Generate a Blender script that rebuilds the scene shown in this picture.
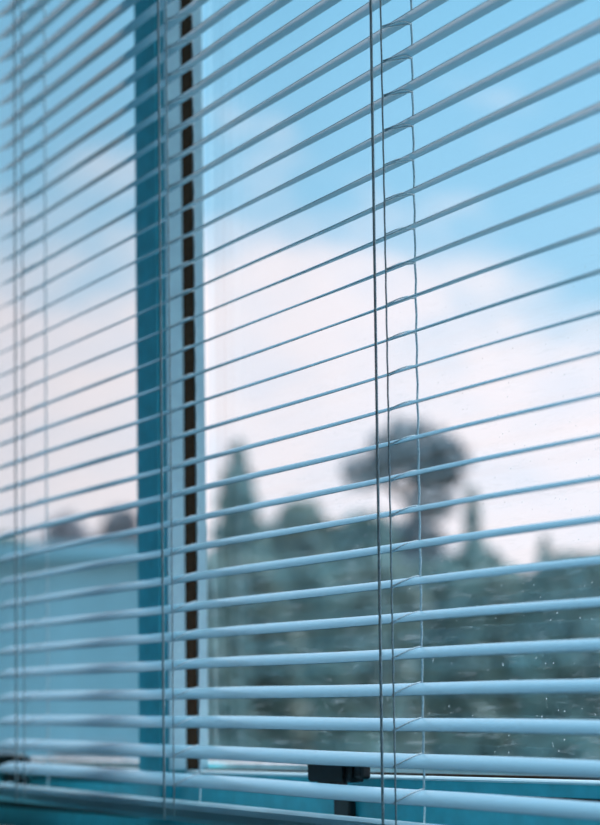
import bpy, bmesh, math, random
from mathutils import Vector, Matrix

scene = bpy.context.scene
for o in list(bpy.data.objects):
    bpy.data.objects.remove(o)
R = math.radians
random.seed(7)

# ------------------------------------------------------------------ camera
# metres; blind hangs in the plane y = 0, room on -y, outdoors on +y, slats run along x
FPX, CY = 1900.0, 610.287
TH, PIT, ROLL = R(28.81829531), R(3.70596913), R(-0.69687809)
CAM = Vector((0, -0.60745, -0.02694))
fw = Vector((-math.cos(TH)*math.cos(PIT), math.sin(TH)*math.cos(PIT), math.sin(PIT)))
r0 = fw.cross(Vector((0, 0, 1))).normalized()
u0 = r0.cross(fw)
rt = r0*math.cos(ROLL) + u0*math.sin(ROLL)
up = -r0*math.sin(ROLL) + u0*math.cos(ROLL)
cd = bpy.data.cameras.new('camera')
cam = bpy.data.objects.new('camera', cd)
scene.collection.objects.link(cam)
M4 = Matrix((rt, up, -fw)).transposed().to_4x4()
M4.translation = CAM
cam.matrix_world = M4
cd.sensor_fit = 'HORIZONTAL'
cd.sensor_width = 24.0
cd.lens = FPX*24.0/600.0
cd.shift_y = (CY-412.5)/600.0
cd.clip_start = 0.02
cd.clip_end = 2000
cd.dof.use_dof = True
cd.dof.focus_distance = 1.20
cd.dof.aperture_fstop = 6.0
cd.dof.aperture_blades = 0
scene.camera = cam

def ray(x, y):
    return fw + rt*((x-300)/FPX) - up*((y-CY)/FPX)
def on_y(x, y, Y):                      # pixel -> point on a plane y = Y
    d = ray(x, y)
    return CAM + d*((Y-CAM.y)/d.y)
def out_at(x, y, dist):                 # pixel + ground distance -> point outdoors
    d = ray(x, y)
    return CAM + d*(dist/math.hypot(d.x, d.y))

# ------------------------------------------------------------------ sky
SKY_STRENGTH = 1.27
world = bpy.data.worlds.new('sky')
scene.world = world
world.use_nodes = True
nt = world.node_tree
nt.nodes.clear()
def N(t, **kw):
    n = nt.nodes.new(t)
    for k, v in kw.items():
        setattr(n, k, v)
    return n
def L(a, b):
    nt.links.new(a, b)
def mth(op, a, b=None, c=None, clamp=False):
    n = N('ShaderNodeMath', operation=op)
    n.use_clamp = clamp
    for i, v in enumerate((a, b, c)):
        if v is None:
            continue
        if isinstance(v, (int, float)):
            n.inputs[i].default_value = v
        else:
            L(v, n.inputs[i])
    return n.outputs[0]
tc = N('ShaderNodeTexCoord')
sep = N('ShaderNodeSeparateXYZ')
L(tc.outputs['Generated'], sep.inputs[0])
elev = mth('ARCSINE', sep.outputs['Z'])
mp = N('ShaderNodeMapping')
mp.inputs['Location'].default_value = (0.35, 0.2, 0.12)
mp.inputs['Scale'].default_value = (1, 1, 2.0)
L(tc.outputs['Generated'], mp.inputs['Vector'])
n1 = N('ShaderNodeTexNoise')
n1.inputs['Scale'].default_value = 5.5
n1.inputs['Detail'].default_value = 5
n1.inputs['Roughness'].default_value = 0.5
L(mp.outputs[0], n1.inputs['Vector'])
n2 = N('ShaderNodeTexNoise')
n2.inputs['Scale'].default_value = 17
n2.inputs['Detail'].default_value = 4
L(mp.outputs[0], n2.inputs['Vector'])
# cloud cover: solid near the horizon, thinning upwards, broken by noise
e_deg = mth('MULTIPLY', elev, 57.2958)
cover = mth('SUBTRACT', 1.0, mth('DIVIDE', mth('SUBTRACT', e_deg, 12.0), 5.5))
cover = mth('ADD', cover, mth('MULTIPLY', mth('SUBTRACT', n1.outputs['Fac'], 0.5), 3.4))
cover = mth('ADD', cover, mth('MULTIPLY', mth('SUBTRACT', n2.outputs['Fac'], 0.5), 0.9))
cr = N('ShaderNodeValToRGB')
cr.color_ramp.interpolation = 'EASE'
cr.color_ramp.elements[0].position = 0.05
cr.color_ramp.elements[0].color = (0, 0, 0, 1)
cr.color_ramp.elements[1].position = 0.95
cr.color_ramp.elements[1].color = (1, 1, 1, 1)
L(cover, cr.inputs[0])
blue = N('ShaderNodeValToRGB')
blue.color_ramp.elements[0].position = 0.0
blue.color_ramp.elements[0].color = (0.50, 0.70, 0.86, 1)
blue.color_ramp.elements[1].position = 1.0
blue.color_ramp.elements[1].color = (0.20, 0.53, 0.79, 1)
L(mth('DIVIDE', e_deg, 25.0, clamp=True), blue.inputs[0])
cl = N('ShaderNodeValToRGB')
cl.color_ramp.elements[0].position = 0.3
cl.color_ramp.elements[0].color = (0.80, 0.80, 0.89, 1)
cl.color_ramp.elements[1].position = 0.6
cl.color_ramp.elements[1].color = (0.93, 0.85, 0.89, 1)
L(n2.outputs['Fac'], cl.inputs[0])
mix = N('ShaderNodeMix', data_type='RGBA')
L(cr.outputs[0], mix.inputs['Factor'])
L(blue.outputs[0], mix.inputs['A'])
L(cl.outputs[0], mix.inputs['B'])
bg = N('ShaderNodeBackground')
bg.inputs['Strength'].default_value = SKY_STRENGTH
L(mix.outputs['Result'], bg.inputs['Color'])
wo = N('ShaderNodeOutputWorld')
L(bg.outputs[0], wo.inputs['Surface'])

# hazy sun behind thin cloud, high outside the window
sd = bpy.data.lights.new('sun', 'SUN')
sd.energy = 4.7
sd.angle = R(35)
sd.color = (1.0, 0.95, 0.95)
sun = bpy.data.objects.new('sun', sd)
scene.collection.objects.link(sun)
sun.rotation_euler = Vector((0.22, -0.60, -0.72)).to_track_quat('-Z', 'Y').to_euler()
sun.location = (-9, 8, 8)

scene.view_settings.view_transform = 'Standard'
scene.view_settings.look = 'None'
scene.view_settings.gamma = 1.0
scene.view_settings.use_curve_mapping = False
scene.view_settings.exposure = 0.0

# ------------------------------------------------------------------ materials
def mat(name, col, rough=0.5, spec=0.5, noise=0.0, nscale=40, bump=0.0, coat=0.0, metal=0.0, trans=0.0):
    m = bpy.data.materials.new(name)
    m.use_nodes = True
    t = m.node_tree
    b = t.nodes['Principled BSDF']
    b.inputs['Base Color'].default_value = (*col, 1)
    b.inputs['Roughness'].default_value = rough
    b.inputs['Specular IOR Level'].default_value = spec
    b.inputs['Metallic'].default_value = metal
    b.inputs['Coat Weight'].default_value = coat
    b.inputs['Coat Roughness'].default_value = 0.12
    tcn = t.nodes.new('ShaderNodeTexCoord')
    nz = t.nodes.new('ShaderNodeTexNoise')
    nz.inputs['Scale'].default_value = nscale
    nz.inputs['Detail'].default_value = 4
    t.links.new(tcn.outputs['Object'], nz.inputs['Vector'])
    if noise:
        rp = t.nodes.new('ShaderNodeValToRGB')
        rp.color_ramp.elements[0].position = 0.3
        rp.color_ramp.elements[1].position = 0.7
        rp.color_ramp.elements[0].color = (*[c*(1-noise) for c in col], 1)
        rp.color_ramp.elements[1].color = (*[min(1, c*(1+noise)) for c in col], 1)
        t.links.new(nz.outputs['Fac'], rp.inputs[0])
        t.links.new(rp.outputs[0], b.inputs['Base Color'])
    if bump:
        bp = t.nodes.new('ShaderNodeBump')
        bp.inputs['Strength'].default_value = bump
        bp.inputs['Distance'].default_value = 0.002
        t.links.new(nz.outputs['Fac'], bp.inputs['Height'])
        t.links.new(bp.outputs[0], b.inputs['Normal'])
    return m

MS = {}
MS['slat'] = mat('slat_enamel', (0.35, 0.63, 0.78), rough=0.26, spec=0.6, noise=0.03, nscale=30)
MS['rail'] = mat('rail_enamel', (0.53, 0.79, 0.88), rough=0.25, spec=0.6, noise=0.04, nscale=25)
MS['cord'] = mat('cord_fibre', (0.72, 0.80, 0.85), rough=0.8, spec=0.2, noise=0.25, nscale=900)
MS['frame'] = mat('frame_paint_teal', (0.08, 0.62, 0.71), rough=0.4, noise=0.12, nscale=60)
MS['sash'] = mat('sash_paint_pale', (0.70, 0.90, 0.97), rough=0.4, noise=0.06, nscale=60)
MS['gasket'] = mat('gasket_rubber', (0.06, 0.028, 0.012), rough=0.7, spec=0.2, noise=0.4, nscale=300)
MS['black'] = mat('handle_black', (0.012, 0.011, 0.011), rough=0.45, noise=0.3, nscale=200)
MS['sill_out'] = mat('outer_sill_stone', (0.85, 0.75, 0.75), rough=0.7, noise=0.15, nscale=50)
MS['sill_in'] = mat('inner_sill_paint', (0.10, 0.42, 0.50), rough=0.4, noise=0.1, nscale=30)
MS['wall'] = mat('wall_paint', (0.38, 0.50, 0.55), rough=0.9, spec=0.1, noise=0.04, nscale=8, bump=0.05)
MS['ceiling'] = mat('ceiling_paint', (0.70, 0.78, 0.82), rough=0.9, spec=0.1, noise=0.02, nscale=8)
MS['floor'] = mat('floor_boards', (0.10, 0.11, 0.115), rough=0.5, noise=0.2, nscale=6)
MS['ground'] = mat('grass_ground', (0.12, 0.17, 0.16), rough=1, spec=0.0, noise=0.4, nscale=0.3)
MS['bark'] = mat('bark', (0.07, 0.08, 0.085), rough=0.9, noise=0.3, nscale=5)
MS['leaf_a'] = mat('leaf_dark', (0.38, 0.49, 0.46), rough=0.8, spec=0.1, noise=0.35, nscale=1.2)
MS['leaf_b'] = mat('leaf_mid', (0.44, 0.50, 0.45), rough=0.8, spec=0.1, noise=0.35, nscale=1.2)
MS['leaf_c'] = mat('leaf_brownish', (0.40, 0.41, 0.42), rough=0.8, spec=0.1, noise=0.35, nscale=1.2)
MS['leaf_d'] = mat('leaf_pale_brown', (0.50, 0.46, 0.48), rough=0.8, spec=0.1, noise=0.3, nscale=1.2)
MS['siding'] = mat('siding_blue', (0.46, 0.78, 0.88), rough=0.7, spec=0.2, noise=0.12, nscale=1.5)
MS['trimw'] = mat('house_trim_white', (0.62, 0.68, 0.72), rough=0.6, noise=0.05, nscale=3)
MS['roof'] = mat('roof_felt', (0.12, 0.22, 0.28), rough=0.9, noise=0.2, nscale=3)
MS['pane'] = mat('house_pane', (0.35, 0.43, 0.48), rough=0.1, noise=0.1, nscale=2)  # pale base colour stands in for sky reflected in the panes

def glass_mat(name, dust):
    m = bpy.data.materials.new(name)
    m.use_nodes = True
    t = m.node_tree
    t.nodes.clear()
    def nn(k, **kw):
        n = t.nodes.new(k)
        for a, v in kw.items():
            setattr(n, a, v)
        return n
    tr = nn('ShaderNodeBsdfTransparent')
    tr.inputs[0].default_value = (0.955, 0.975, 0.98, 1)
    gl = nn('ShaderNodeBsdfGlossy')
    gl.inputs['Roughness'].default_value = 0.0
    fr = nn('ShaderNodeFresnel')
    # a solid 4 mm pane: leaving the glass at the back face uses the inverse index
    gm_ = nn('ShaderNodeNewGeometry')
    ior = nn('ShaderNodeMapRange')
    ior.inputs['To Min'].default_value = 1.45
    ior.inputs['To Max'].default_value = 1/1.45
    t.links.new(gm_.outputs['Backfacing'], ior.inputs['Value'])
    t.links.new(ior.outputs[0], fr.inputs['IOR'])
    m1 = nn('ShaderNodeMixShader')
    t.links.new(fr.outputs[0], m1.inputs[0])
    t.links.new(tr.outputs[0], m1.inputs[1])
    t.links.new(gl.outputs[0], m1.inputs[2])
    # dust specks and smears, densest near the bottom of the pane
    tcn = nn('ShaderNodeTexCoord')
    v = nn('ShaderNodeTexVoronoi')
    v.inputs['Scale'].default_value = 170
    t.links.new(tcn.outputs['Object'], v.inputs['Vector'])
    spk = nn('ShaderNodeValToRGB')
    spk.color_ramp.elements[0].position = 0.05
    spk.color_ramp.elements[0].color = (1, 1, 1, 1)
    spk.color_ramp.elements[1].position = 0.11
    spk.color_ramp.elements[1].color = (0, 0, 0, 1)
    t.links.new(v.outputs['Distance'], spk.inputs[0])
    sc = nn('ShaderNodeSeparateColor')
    t.links.new(v.outputs['Color'], sc.inputs[0])
    pick = nn('ShaderNodeMath', operation='GREATER_THAN')
    pick.inputs[1].default_value = 0.62
    t.links.new(sc.outputs[0], pick.inputs[0])
    mp_ = nn('ShaderNodeMapping')
    mp_.inputs['Scale'].default_value = (9, 9, 60)
    mp_.inputs['Rotation'].default_value = (0, 0.25, 0)
    t.links.new(tcn.outputs['Object'], mp_.inputs['Vector'])
    sm = nn('ShaderNodeTexNoise')
    sm.inputs['Scale'].default_value = 4
    sm.inputs['Detail'].default_value = 8
    sm.inputs['Roughness'].default_value = 0.75
    t.links.new(mp_.outputs[0], sm.inputs['Vector'])
    smr = nn('ShaderNodeValToRGB')
    smr.color_ramp.elements[0].position = 0.55
    smr.color_ramp.elements[0].color = (0, 0, 0, 1)
    smr.color_ramp.elements[1].position = 0.85
    smr.color_ramp.elements[1].color = (0.35, 0.35, 0.35, 1)
    t.links.new(sm.outputs['Fac'], smr.inputs[0])
    a = nn('ShaderNodeMath', operation='MULTIPLY')
    t.links.new(spk.outputs[0], a.inputs[0])
    t.links.new(pick.outputs[0], a.inputs[1])
    b = nn('ShaderNodeMath', operation='ADD', use_clamp=True)
    t.links.new(a.outputs[0], b.inputs[0])
    t.links.new(smr.outputs[0], b.inputs[1])
    sx = nn('ShaderNodeSeparateXYZ')
    t.links.new(tcn.outputs['Object'], sx.inputs[0])
    lo = nn('ShaderNodeMapRange')
    lo.inputs['From Min'].default_value = 0.30
    lo.inputs['From Max'].default_value = 0.0
    lo.inputs['To Min'].default_value = 0.05*dust
    lo.inputs['To Max'].default_value = 0.9*dust
    t.links.new(sx.outputs['Z'], lo.inputs['Value'])
    c = nn('ShaderNodeMath', operation='MULTIPLY')
    t.links.new(b.outputs[0], c.inputs[0])
    t.links.new(lo.outputs[0], c.inputs[1])
    df = nn('ShaderNodeBsdfDiffuse')
    df.inputs[0].default_value = (0.75, 0.85, 0.9, 1)
    tl = nn('ShaderNodeBsdfTranslucent')
    tl.inputs[0].default_value = (0.75, 0.85, 0.9, 1)
    ad = nn('ShaderNodeMixShader')
    t.links.new(df.outputs[0], ad.inputs[1])
    t.links.new(tl.outputs[0], ad.inputs[2])
    m2 = nn('ShaderNodeMixShader')
    t.links.new(c.outputs[0], m2.inputs[0])
    t.links.new(m1.outputs[0], m2.inputs[1])
    t.links.new(ad.outputs[0], m2.inputs[2])
    o = nn('ShaderNodeOutputMaterial')
    t.links.new(m2.outputs[0], o.inputs['Surface'])
    return m
MS['glass'] = glass_mat('window_glass', 1.0)
MS['glass_clean'] = glass_mat('window_glass_clean', 0.3)

# ------------------------------------------------------------------ helpers
COL = scene.collection
def link(o, parent=None):
    COL.objects.link(o)
    if parent is not None:
        o.parent = parent
    return o
def obj(name, bm, m, parent=None, smooth=False, loc=None):
    me = bpy.data.meshes.new(name)
    bmesh.ops.recalc_face_normals(bm, faces=bm.faces)
    bm.to_mesh(me)
    bm.free()
    if smooth:
        for p in me.polygons:
            p.use_smooth = True
    me.materials.append(MS[m])
    o = bpy.data.objects.new(name, me)
    if loc is not None:
        o.location = loc
    return link(o, parent)
def empty(name, loc=(0, 0, 0), rz=0.0):
    o = bpy.data.objects.new(name, None)
    o.empty_display_size = 0.05
    o.location = loc
    o.rotation_euler = (0, 0, rz)
    return link(o)
def tag(o, label=None, cat=None, group=None, kind=None):
    if label: o['label'] = label
    if cat: o['category'] = cat
    if group: o['group'] = group
    if kind: o['kind'] = kind
    return o
def box(bm, x0, x1, y0, y1, z0, z1, bev=0.0):
    vs = [bm.verts.new((x, y, z)) for x in (x0, x1) for y in (y0, y1) for z in (z0, z1)]
    fs = [(0, 1, 3, 2), (4, 6, 7, 5), (0, 4, 5, 1), (2, 3, 7, 6), (0, 2, 6, 4), (1, 5, 7, 3)]
    faces = [bm.faces.new([vs[i] for i in f]) for f in fs]
    if bev:
        es = list({e for f in faces for e in f.edges})
        bmesh.ops.bevel(bm, geom=es, offset=bev, segments=2, affect='EDGES', profile=0.5)
    return bm
def bx(*a, **k):
    return box(bmesh.new(), *a, **k)
def prism(bm, poly, axis, a, b):
    """poly: 2D points; axis 'x' -> (y,z) points, 'z' -> (x,y) points, 'y' -> (x,z) points"""
    def P(p, t):
        if axis == 'x': return (t, p[0], p[1])
        if axis == 'y': return (p[0], t, p[1])
        return (p[0], p[1], t)
    A = [bm.verts.new(P(p, a)) for p in poly]
    B = [bm.verts.new(P(p, b)) for p in poly]
    n = len(poly)
    bm.faces.new(A)
    bm.faces.new(B[::-1])
    for i in range(n):
        bm.faces.new((A[i], A[(i+1) % n], B[(i+1) % n], B[i]))
    return bm
def tube(bm, pts, rad, n=6):
    rings = []
    for i, p in enumerate(pts):
        p = Vector(p)
        d = (Vector(pts[min(i+1, len(pts)-1)]) - Vector(pts[max(i-1, 0)])).normalized()
        ref = Vector((1, 0, 0)) if abs(d.x) < 0.9 else Vector((0, 1, 0))
        a = d.cross(ref).normalized()
        b = d.cross(a)
        rr = rad[i] if isinstance(rad, (list, tuple)) else rad
        rings.append([bm.verts.new(p + a*(rr*math.cos(2*math.pi*k/n)) + b*(rr*math.sin(2*math.pi*k/n))) for k in range(n)])
    for i in range(len(rings)-1):
        for k in range(n):
            bm.faces.new((rings[i][k], rings[i][(k+1) % n], rings[i+1][(k+1) % n], rings[i+1][k]))
    bm.faces.new(rings[0])
    bm.faces.new(rings[-1][::-1])
    return bm

# ------------------------------------------------------------------ room shell
ZF, ZC = -1.12, 1.55              # floor and ceiling
OX0, OX1 = -3.0, 0.55             # window opening
OZ0, OZ1 = -0.118, 1.32
tag(obj('floor', bx(-4.2, 2.2, -4.0, 0.30, ZF-0.1, ZF), 'floor'), 'dark boarded floor of the room', kind='structure')
tag(obj('ceiling', bx(-4.2, 2.2, -4.0, 0.30, ZC, ZC+0.1), 'ceiling'), 'pale blue ceiling of the room', kind='structure')
wl = bx(OX1, 2.2, 0.05, 0.30, ZF, ZC)
box(wl, -4.2, OX0, 0.05, 0.30, ZF, ZC)
box(wl, OX0, OX1, 0.05, 0.30, ZF, OZ0-0.03)
box(wl, OX0, OX1, 0.05, 0.30, OZ1, ZC)
tag(obj('wall_front', wl, 'wall'), 'pale blue wall around the window opening', kind='structure')
tag(obj('wall_left', bx(-4.3, -4.2, -4.0, 0.30, ZF, ZC), 'wall'), 'pale blue wall on the left of the window', kind='structure')
wr = bx(2.2, 2.3, -4.0, -2.6, ZF, ZC)
box(wr, 2.2, 2.3, -1.6, 0.30, ZF, ZC)
box(wr, 2.2, 2.3, -2.6, -1.6, ZF, 0.1)  # wall opening made for the added side window
box(wr, 2.2, 2.3, -2.6, -1.6, 1.2, ZC)
w3 = tag(empty('window_3'), 'added unseen side window that lights the room from the right wall', kind='structure')  # added out of view to let sky light onto the blind's inner side
for a in ((-2.6, -2.54, 0.1, 1.2), (-1.66, -1.6, 0.1, 1.2), (-2.54, -1.66, 0.1, 0.16), (-2.54, -1.66, 1.14, 1.2)):
    obj('frame_bar', bx(2.22, 2.28, *a), 'sash', w3)
obj('glass_pane', bx(2.248, 2.252, -2.54, -1.66, 0.16, 1.14), 'glass_clean', w3)
tag(obj('wall_right', wr, 'wall'), 'pale blue wall on the right of the window', kind='structure')
tag(obj('wall_back', bx(-4.2, 2.2, -4.1, -4.0, ZF, ZC), 'wall'), 'pale blue wall behind the viewer', kind='structure')

# ------------------------------------------------------------------ window
YG = 0.090                        # glass plane
def colx(px, Y, py=500):
    return on_y(px, py, Y).x
# mullion post between the two panes
YP = 0.050
xa, xb = colx(136.5, YP), colx(159.5, YP)
def y_for(px, X, py=500):         # depth at which a point with this x shows in column px
    d = ray(px, py)
    return CAM.y + d.y*(X-CAM.x)/d.x
y1 = y_for(165.5, xb)
ZB, ZT = -0.068, OZ1-0.045
# right-hand sash: stile, rubber seal, glazing bead step back towards the glass
xs0 = xb + 0.0005
yst = y1
xs1 = colx(168.0, yst)            # stile front edge
ys2 = y_for(184.5, xs1)
xg1 = xs1 + 0.0006
yg2 = y_for(196.5, xg1)
xbd = xg1 + 0.0010
YBEAD = y_for(206.5, xbd)
print('sash depths', yst, ys2, yg2, YBEAD)
post = prism(bmesh.new(), [(xa, YP), (xb, YP), (xb, y1), (xb, YBEAD), (xa, YBEAD)], 'z', ZB-0.030, ZT)
bmesh.ops.bevel(post, geom=[e for e in post.edges if abs(e.verts[0].co.z-e.verts[1].co.z) > 0.5 and e.verts[0].co.y < YP+0.001], offset=0.0018, segments=2, affect='EDGES')
trim = tag(obj('trim_1', post, 'frame'), 'teal painted mullion post between the two window panes', kind='structure')

# outer frame: sill member, head, jambs (teal)
fr = prism(bmesh.new(), [(0.060, -0.118), (0.060, -0.0705), (0.0615, -0.0688), (0.1052, -0.0688), (0.1052, -0.118)], 'x', OX0, OX1)
tag(obj('trim_2', fr, 'frame'), 'teal painted bottom member of the window frame', kind='structure')
obj('joint_seal', bx(OX0+0.001, OX1-0.001, 0.0583, 0.0603, -0.0970, -0.0918), 'gasket', bpy.data.objects['trim_2'])
hd = bx(OX0, OX1, 0.060, 0.135, OZ1-0.045, OZ1)
tag(obj('trim_3', hd, 'frame'), 'teal painted head of the window frame', kind='structure')
tag(obj('trim_4', bx(OX0, OX0+0.05, 0.060, 0.105, -0.0688, OZ1-0.045), 'frame'), 'teal painted left jamb of the window frame', kind='structure')
tag(obj('trim_5', bx(OX1-0.05, OX1, 0.060, 0.105, -0.0688, OZ1-0.045), 'frame'), 'teal painted right jamb of the window frame', kind='structure')

ZGB = -0.0556                     # bottom of visible glass
def window(idx, x0, x1, label, glass):
    w = tag(empty('window_%d' % idx, (0, 0, 0)), label, kind='structure')
    # bottom rail; pale lip paints the light caught by its top edge
    prof = [(0.068, -0.0665), (0.068, -0.0590), (0.0700, -0.0572), (0.0850, -0.0572), (0.0850, -0.0605), (0.105, -0.0605), (0.105, -0.0665)]
    rail = obj('sash_rail', prism(bmesh.new(), prof, 'x', x0, x1), 'frame', w)
    lip = obj('lit_ledge', prism(bmesh.new(), [(0.0672, -0.0588), (0.0672, -0.0576), (0.0692, -0.0565), (0.0842, -0.0565), (0.0842, -0.0571), (0.0701, -0.05715)], 'x', x0, x1), 'sash', rail)
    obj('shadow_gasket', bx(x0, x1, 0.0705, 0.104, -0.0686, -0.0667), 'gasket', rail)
    obj('glazing_gasket', bx(x0, x1, 0.0850, 0.0885, -0.0603, -0.0550), 'gasket', w)
    obj('sash_rail', bx(x0, x1, 0.068, 0.105, ZT-0.05, ZT-0.001), 'frame', w)
    obj('glass_pane', bx(x0, x1, YG, YG+0.004, -0.0602, ZT-0.051, bev=0), glass, w)
    return w
w1 = window(1, xs1+0.004, OX1-0.052, 'right hand window pane with dusty glass behind the blind', 'glass')
def strip(name, x0, x1, y0, y1_, m, par):
    return obj(name, bx(x0, x1, y0, y1_, -0.0560, ZT-0.002, bev=0.0005), m, par)
strip('sash_stile', xs0, xs1, yst, ys2, 'sash', w1)
strip('rubber_seal', xs0, xg1, ys2+0.0002, yg2, 'gasket', w1)
strip('glazing_bead', xs0, xbd, yg2+0.0002, YBEAD, 'sash', w1)
for c in w1.children:
    if c.name.startswith('glass_pane'):
        for v in c.data.vertices:
            v.co.y += (YBEAD + 0.0005) - YG
w2 = window(2, OX0+0.052, xa-0.001, 'left hand window pane at the far end of the blind', 'glass_clean')
obj('sash_stile', bx(xa-0.014, xa-0.0012, 0.075, 0.089, -0.0565, ZT-0.052, bev=0.001), 'frame', w2)
obj('sash_stile', bx(OX0+0.053, OX0+0.10, 0.070, 0.089, -0.0565, ZT-0.052, bev=0.001), 'frame', w2)
obj('sash_stile', bx(OX1-0.10, OX1-0.053, 0.072, 0.089, -0.0565, ZT-0.052, bev=0.001), 'frame', w1)

# sills
ins = prism(bmesh.new(), [(-0.12, -0.148), (-0.125, -0.143), (-0.125, -0.123), (-0.12, -0.1185), (0.0595, -0.1185), (0.0595, -0.148)], 'x', OX0+0.001, OX1-0.001)
tag(obj('trim_6', ins, 'sill_in'), 'dark teal inner window sill under the blind', kind='structure')
outs = prism(bmesh.new(), [(0.1056, -0.120), (0.1056, -0.0515), (0.110, -0.0500), (0.236, -0.0535), (0.24, -0.058), (0.24, -0.120)], 'x', OX0+0.002, OX1-0.002)
tag(obj('trim_7', outs, 'sill_out'), 'pinkish white outer sill seen below the glass', kind='structure')

# window handles: black lever on a base, local origin at the lower end of the base
HX = on_y(346, 800, 0.054).x
def handle(X, label):
    h = tag(empty('window_handle', (X, 0.060, -0.0905)), label, 'handle', 'black window handles')
    bl, brr = on_y(333, 800, 0.054).x-HX, on_y(349, 800, 0.054).x-HX
    obj('base_plate', bx(bl, brr, -0.006, -0.0002, 0.0, 0.024, bev=0.0015), 'black', h)
    nc = (bl+brr)/2
    obj('neck', prism(bmesh.new(), [(nc-0.010, 0.019), (nc+0.010, 0.019), (nc+0.008, 0.031), (nc-0.008, 0.031)], 'y', -0.020, -0.0055), 'black', h)
    l0, l1, l2 = (on_y(px, 775, 0.034).x-HX for px in (307, 343, 356))
    lv = bmesh.new()
    prism(lv, [(l0, 0.0300), (l0, 0.0440), (l0+0.004, 0.0462), (l1-0.002, 0.0462), (l1, 0.0445), (l1, 0.0300)], 'y', -0.026, -0.012)
    bmesh.ops.bevel(lv, geom=list(lv.edges), offset=0.0012, segments=2, affect='EDGES')
    lev = obj('lever', lv, 'black', h)
    obj('lever_cap', bx(l1+0.0003, l1+0.006, -0.024, -0.013, 0.0305, 0.0450, bev=0.001), 'black', lev)
    obj('stop_lug', bx(l1+0.0063, l2, -0.022, -0.014, 0.0325, 0.0440, bev=0.002), 'black', lev)
    return h
handle(HX, 'black lever handle on the teal rail below the right pane')
handle(HX + on_y(30, 757, 0.040).x - on_y(372, 775, 0.040).x, 'black lever handle at the far left edge under the left pane')

# ------------------------------------------------------------------ venetian blind
P, DROOP = 0.0215, math.tan(R(0.906))
BX0, BX1 = -1.683, 0.16
TILTS = ((-1.80, 29.5), (-1.45, 28.0), (-1.26, 26.0), (-0.86, 18.0), (-0.76, 15.0), (-0.5, 13.0), (0.3, 13.0))
def tilt(X, i=12):                  # the slats are twisted: steeper at the far end, more so higher up
    g = min(1.0, max(0.22, 0.3+0.7*i/12))
    return R(17.5) + (tilt0(X)-R(17.5))*g
def tilt0(X):
    for (a, ta), (b, tb) in zip(TILTS, TILTS[1:]):
        if X <= b:
            return R(ta + (tb-ta)*(X-a)/(b-a))
    return R(TILTS[-1][1])
SW, CROWN, STH = 0.025, 0.0012, 0.00035
NLOW, NTOP = -4, 52
LADX = (-1.597, -1.286, -0.975, -0.664, -0.353, -0.042)
def slat_mesh(idx):
    rnd = random.Random(idx+50)
    bm = bmesh.new()
    nx, ny = 40, 8
    top, bot = [], []
    ph = rnd.uniform(0, 6)
    for i in range(nx+1):
        x = BX0 + (BX1-BX0)*i/nx
        tw = tilt(x, idx) + R(0.6)*math.sin(x*3.1+ph) + R(0.35)*math.sin(x*9+2*ph)     # slight waviness of thin aluminium
        sag = 0.00025*math.sin((x-LADX[0])/0.311*2*math.pi) + 0.0003*math.sin(x*4+ph)
        ct, st = math.cos(tw), math.sin(tw)
        a, b = [], []
        end = 1.0
        if i in (0, nx):
            end = 0.86                                                    # clipped corners
        for j in range(ny+1):
            s = (j/ny-0.5)*SW*end
            h = CROWN*(0.4-(2*s/SW)**2)
            for lst, dz in ((a, STH/2), (b, -STH/2)):
                y = s*ct - (h+dz)*st
                z = s*st + (h+dz)*ct + sag
                lst.append(bm.verts.new((x, y, z)))
        top.append(a)
        bot.append(b)
    for i in range(nx):
        for j in range(ny):
            bm.faces.new((top[i][j], top[i+1][j], top[i+1][j+1], top[i][j+1]))
            bm.faces.new((bot[i][j], bot[i][j+1], bot[i+1][j+1], bot[i+1][j]))
        for j in (0, ny):
            bm.faces.new((top[i][j], bot[i][j], bot[i+1][j], top[i+1][j]))
    for i in (0, nx):
        for j in range(ny):
            bm.faces.new((top[i][j], top[i][j+1], bot[i][j+1], bot[i][j]))
    me = bpy.data.meshes.new('slat')
    bmesh.ops.recalc_face_normals(bm, faces=bm.faces)
    bm.to_mesh(me)
    bm.free()
    for p in me.polygons:
        p.use_smooth = True
    me.set_sharp_from_angle(angle=R(50))
    me.materials.append(MS['slat'])
    return me
blind = empty('venetian_blind', (0, 0, -4*P-0.02))
tag(blind, 'pale blue aluminium venetian blind with half open slats hanging before the window', 'blind')
BZ = blind.location.z
def zs(i, X):                       # slat centre height at X: the blind hangs a little crooked
    return i*P - DROOP*(X+1)
rnd = random.Random(3)
for i in range(NLOW+1, NTOP+1):
    o = bpy.data.objects.new('slat', slat_mesh(i))
    o.location = (0, 0, zs(i, 0)-BZ)
    o.rotation_mode = 'XYZ'
    o.rotation_euler = (R(rnd.uniform(-0.7, 0.7)), math.atan(DROOP), 0)
    link(o, blind)
# bottom rail: rounded box section
pr = []
for (y, z) in ((-0.0115, -0.0035), (-0.0105, 0.0015), (-0.006, 0.0045), (0, 0.0056), (0.006, 0.0045), (0.0105, 0.0015), (0.0115, -0.0035), (0.0105, -0.0075), (-0.0105, -0.0075)):
    a = R(8)
    pr.append((y*math.cos(a)-z*math.sin(a), y*math.sin(a)+z*math.cos(a)))
br = prism(bmesh.new(), pr, 'x', BX0, BX1)
bro = obj('bottom_rail', br, 'rail', blind)
bmesh_edges = None
bro.location = (0, 0, zs(NLOW, 0)-BZ)
bro.rotation_euler = (0, math.atan(DROOP), 0)
for cx_, s_ in ((BX0, -1), (BX1, 1)):
    cap = obj('end_cap', bx(cx_-0.002 if s_ < 0 else cx_+0.0002, cx_-0.0002 if s_ < 0 else cx_+0.002, -0.012, 0.012, -0.0085, 0.0058, bev=0.0006), 'rail', bro)
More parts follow.
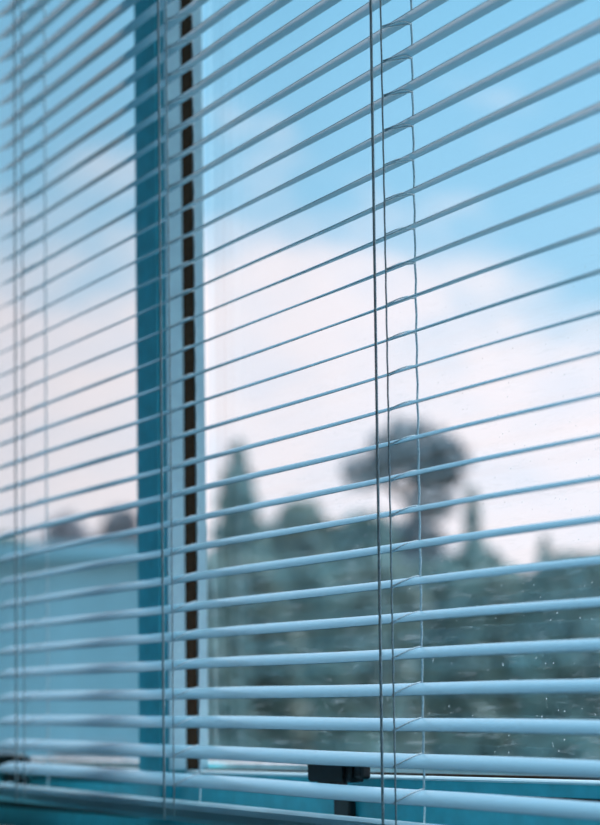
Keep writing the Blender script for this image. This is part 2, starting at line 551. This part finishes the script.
# head rail
hr = obj('head_rail', bx(BX0, BX1, -0.0135, 0.0135, 0, 0.026, bev=0.001), 'rail', blind)
hr.location = (0, 0, zs(NTOP, 0)+0.035-BZ)
hr.rotation_euler = (0, math.atan(DROOP), 0)
# cords
for k, X in enumerate(LADX):
    zt = zs(NTOP, X)+0.036
    zb = zs(NLOW, X)
    near = k in (1, 2, 3)
    for nm, sd_, rad in (('ladder_cord', -1, 0.00062), ('ladder_cord', 1, 0.00075)):
        pts = []
        for i in range(NLOW, NTOP+1):
            tl_ = tilt(X, i)
            yy = sd_*(0.5*SW*math.cos(tl_)+0.0009)
            z = zs(i, X)+sd_*0.5*SW*math.sin(tl_)-0.001
            lean = 0.0 if yy > 0 else 0.0095-0.0042*(i+4)/26
            pts.append((X+lean, yy, z-BZ))
            pts.append((X+lean, yy+(0.0006 if yy > 0 else -0.0003), z+P*0.5-BZ))
        pts[-1] = (X, yy, zt-BZ)
        obj(nm, tube(bmesh.new(), pts, rad, 6), 'cord', blind, smooth=True)
    rg = bmesh.new()
    for i in range(NLOW+1, NTOP+1):
        zc = zs(i, X)
        ct, st = math.cos(tilt(X, i)), math.sin(tilt(X, i))
        for sgn, dx in ((1, 0.0030), (-1, -0.0035), (-1, 0.0050)):
            pts = []
            for q in range(9):
                s = (q/8-0.5)
                cr_ = CROWN*(0.4-4*s*s)
                off = cr_ + sgn*(STH/2+0.00035)
                y = s*SW*ct - off*st
                z = s*SW*st + off*ct
                pts.append((X + 0.006*(0.5-s) + dx*(1-4*s*s), y + (-0.0006 if q == 0 else 0.0006 if q == 8 else 0), zc+z-BZ))
            tube(rg, pts, 0.0004, 4)
    r_ = obj('ladder_rungs', rg, 'cord', blind, smooth=True)
    r_['kind'] = 'stuff'
    # lift cord: three twisted strands in front of the slats
    lc = bmesh.new()
    yl = -0.0172
    seg = 0.0006 if near else 0.0016
    if k > 3:
        seg = 0.004
    pitch, hr_, sr = 0.0050, 0.00055, 0.00048
    nseg = int((zt-zb+0.01)/seg)
    for s in range(3):
        pts = []
        for q in range(nseg+1):
            z = zb-0.008 + q*(zt-zb+0.01)/nseg
            a = 2*math.pi*(z/pitch + s/3)
            pts.append((X+0.0015+hr_*math.cos(a), yl+hr_*math.sin(a), z-BZ))
        tube(lc, pts, sr, 4)
    obj('lift_cord', lc, 'cord', blind, smooth=True)

# ------------------------------------------------------------------ outdoors
ZG = -5.0
gm = bmesh.new()
S = 400
vs = [gm.verts.new(p) for p in ((-S, -S, ZG), (S, -S, ZG), (S, S, ZG), (-S, S, ZG))]
gm.faces.new(vs)
tag(obj('ground', gm, 'ground'), 'dark green ground outside the window', kind='structure')

def leaf_cloud(bm, c, rx, ry, rz_, n, size, rnd, shell=0.0, cone=False):
    for _ in range(n):
        if cone:
            t = rnd.random()**0.6                     # 0 apex .. 1 base
            a = rnd.uniform(0, 2*math.pi)
            q = math.sqrt(rnd.random())*(0.06+0.94*t)*(0.75+0.25*math.sin(t*34))
            p = Vector((c.x+rx*q*math.cos(a), c.y+ry*q*math.sin(a), c.z+rz_*(1-2*t)))
        else:
            while True:
                v = Vector((rnd.uniform(-1, 1), rnd.uniform(-1, 1), rnd.uniform(-1, 1)))
                if shell <= v.length <= 1:
                    break
            p = Vector((c.x+rx*v.x, c.y+ry*v.y, c.z+rz_*v.z))
        n_ = Vector((rnd.gauss(0, 1), rnd.gauss(0, 1), rnd.gauss(0, 1)+0.5)).normalized()
        a = n_.cross(Vector((0, 0, 1)))
        if a.length < 1e-3:
            a = Vector((1, 0, 0))
        a.normalize()
        b = n_.cross(a)
        s = size*rnd.uniform(0.6, 1.3)
        vv = [bm.verts.new(p+a*s*0.5), bm.verts.new(p+b*s*0.8), bm.verts.new(p-a*s*0.5), bm.verts.new(p-b*s*0.8)]
        bm.faces.new(vv)

def tree(name, px, py, dist, blobs, label, leaf, group, seed, size=0.38, dens=1.0, trunk=True):
    """px, py: crown top; blobs: (dx_px, dy_px below top, half width px, half height px, n, cone)"""
    rnd = random.Random(seed)
    top = out_at(px, py, dist)
    base = out_at(px, 735, dist)
    root = tag(empty(name, (base.x, base.y, ZG)), label, 'tree' if trunk else 'bush', group)
    mpp = dist/1900.0/math.cos(R(6))
    rv = Vector((rt.x, rt.y, 0)).normalized()
    o = Vector((base.x, base.y, ZG))
    bm = bmesh.new()
    H = top.z-ZG
    cs = []
    for (dx, dy, hw, hh, n, cone) in blobs:
        c = Vector((0, 0, H-dy*mpp)) + rv*(dx*mpp) + Vector((rnd.uniform(-.3, .3), rnd.uniform(-.3, .3), 0))
        cs.append(c)
        leaf_cloud(bm, c, hw*mpp, hw*mpp, hh*mpp, int(n*dens), size, rnd, 0.0, cone)
    f = obj('foliage', bm, leaf, root)
    if trunk:
        t = bmesh.new()
        lead = cs[0]
        pts = [(0, 0, -0.1), (lead.x*0.2, lead.y*0.2, H*0.3), (lead.x*0.6, lead.y*0.6, H*0.6), tuple(lead)]
        tube(t, pts, [0.03*H, 0.022*H, 0.016*H, 0.006*H], 8)
        tk = obj('trunk', t, 'bark', root, smooth=True)
        for c in cs[1:]:
            b = bmesh.new()
            s = Vector((lead.x*0.4, lead.y*0.4, max(H*0.25, c.z-1.8)))
            tube(b, [tuple(s), tuple(s.lerp(c, 0.5)+Vector((0, 0, 0.1))), tuple(c)], [0.010*H, 0.008*H, 0.004*H], 6)
            obj('branch', b, 'bark', root, smooth=True)
    return root

TG = 'trees outside the window'
tree('conifer', 238, 448, 62, [(0, 70, 46, 74, 1500, True), (2, 60, 18, 40, 220, False), (4, 160, 50, 55, 900, False)], 'pointed conifer nearest the mullion, seen through the right pane', 'leaf_a', TG, 1, 0.42)
tree('pine_tree', 410, 412, 98, [(0, 42, 48, 34, 430, False), (-38, 58, 28, 18, 100, False), (38, 50, 28, 26, 210, False), (30, 92, 26, 22, 100, False), (22, 132, 18, 22, 80, False), (-22, 140, 32, 30, 260, False), (10, 190, 60, 50, 700, False)], 'tall round crowned pine standing above all the other trees', 'leaf_c', TG, 2, 0.5)
tree('leafy_tree', 305, 500, 76, [(0, 26, 26, 26, 420, False), (-32, 48, 32, 26, 420, False), (26, 50, 32, 28, 420, False), (0, 110, 75, 55, 1300, False)], 'bushy tree between the pointed conifer and the tall pine', 'leaf_b', TG, 3, 0.4)
tree('conifer', 486, 494, 55, [(0, 55, 22, 58, 420, True), (-14, 80, 32, 24, 330, False), (4, 135, 50, 40, 700, False)], 'slim pointed conifer just right of the tall pine', 'leaf_a', TG, 4, 0.36)
tree('conifer', 543, 540, 68, [(0, 30, 17, 32, 260, True), (0, 80, 45, 34, 600, False)], 'small pointed tree near the right edge of the window view', 'leaf_a', TG, 5, 0.34)
tree('leafy_tree', 600, 552, 82, [(0, 26, 30, 24, 320, False), (20, 70, 60, 40, 800, False)], 'low rounded tree at the far right edge of the view', 'leaf_b', TG, 6, 0.38)
tree('leafy_tree', 362, 512, 60, [(0, 26, 32, 24, 380, False), (10, 70, 50, 40, 800, False)], 'dark rounded tree left of the pine trunk', 'leaf_a', TG, 8, 0.4)
tree('leafy_tree', 68, 516, 100, [(0, 14, 20, 12, 150, False), (10, 40, 46, 22, 500, False), (0, 95, 60, 45, 800, False)], 'brownish tree top showing above the blue house', 'leaf_d', TG, 9, 0.5)
tree('leafy_tree', 122, 510, 84, [(0, 14, 18, 13, 140, False), (0, 45, 36, 24, 400, False), (0, 100, 55, 45, 800, False)], 'brownish tree top beside the mullion in the left pane', 'leaf_d', TG, 10, 0.5)
tree('leafy_tree', 8, 536, 116, [(0, 16, 26, 16, 260, False), (0, 75, 55, 45, 800, False)], 'dark tree top at the far left end of the blind', 'leaf_a', TG, 11, 0.5)
BG = 'dark bushes below the trees'
blab = ['leftmost dense dark bush beside the mullion', 'dense bush under the pointed conifer', 'dense bush under the bushy tree', 'dense bush left of the pine foot', 'dense bush under the tall pine', 'dense bush under the slim conifer', 'dense bush under the small pointed tree', 'rightmost dense dark bush in the view']
for q in range(8):
    x = 190 + q*62
    tree('bush', x, 562 + (q*37 % 17) - 4, (40, 44, 48)[q % 3], [(0, 40, 46, 42, 1300, False), (-6, 100, 52, 55, 1900, False), (6, 175, 52, 60, 1800, False)], blab[q], 'leaf_b' if q % 2 else 'leaf_a', BG, 30+q, 0.36, trunk=False)

# blue boarded house seen through the left pane
d_h = 30.0
pr_ = out_at(172, 700, d_h)
hd_ = Vector((rt.x, rt.y, 0)).normalized()
ang = math.atan2(hd_.y, hd_.x)
house = tag(empty('house', (pr_.x, pr_.y, ZG), ang), 'pale blue boarded house with flat roof seen through the left pane', 'house')
HH = out_at(60, 556, d_h).z - ZG
HW, HD = 9.0, 7.0
obj('wall', bx(-HW, 0, 0, HD, 0, HH), 'siding', house)
nb = int(HH/0.24)
bd = prism(bmesh.new(), [(-0.035, 0), (-0.020, 0.24), (0, 0.24), (0, 0)], 'x', -HW, 0)
b0 = obj('siding_board', bd, 'siding', house)
for q in range(1, nb):
    b = b0.copy()
    COL.objects.link(b)
    b.parent = house
    b.location = (0, 0, q*0.24)
rf = obj('roof', bx(-HW-0.3, 0.25, -0.35, HD+0.3, HH, HH+0.16), 'roof', house)
obj('fascia', bx(-HW-0.32, 0.27, -0.39, -0.352, HH-0.06, HH+0.18), 'siding', rf)
for wx in (-1.3, -3.0, -4.7, -6.6):
    for wz in (0.9, 3.75):
        wf = bmesh.new()
        for a in ((wx-.6, wx+.6, 0, .08), (wx-.6, wx+.6, 1.02, 1.1), (wx-.6, wx-.52, .08, 1.02), (wx+.52, wx+.6, .08, 1.02), (wx-.03, wx+.03, .08, 1.02)):
            box(wf, a[0], a[1], -0.08, -0.036, wz+a[2], wz+a[3])
        wn = obj('house_window', wf, 'trimw', house)
        for sx in (-1, 1):
            obj('pane', bx(*sorted((wx+sx*.03, wx+sx*.52)), -0.058, -0.048, wz+.08, wz+1.02), 'pane', wn)
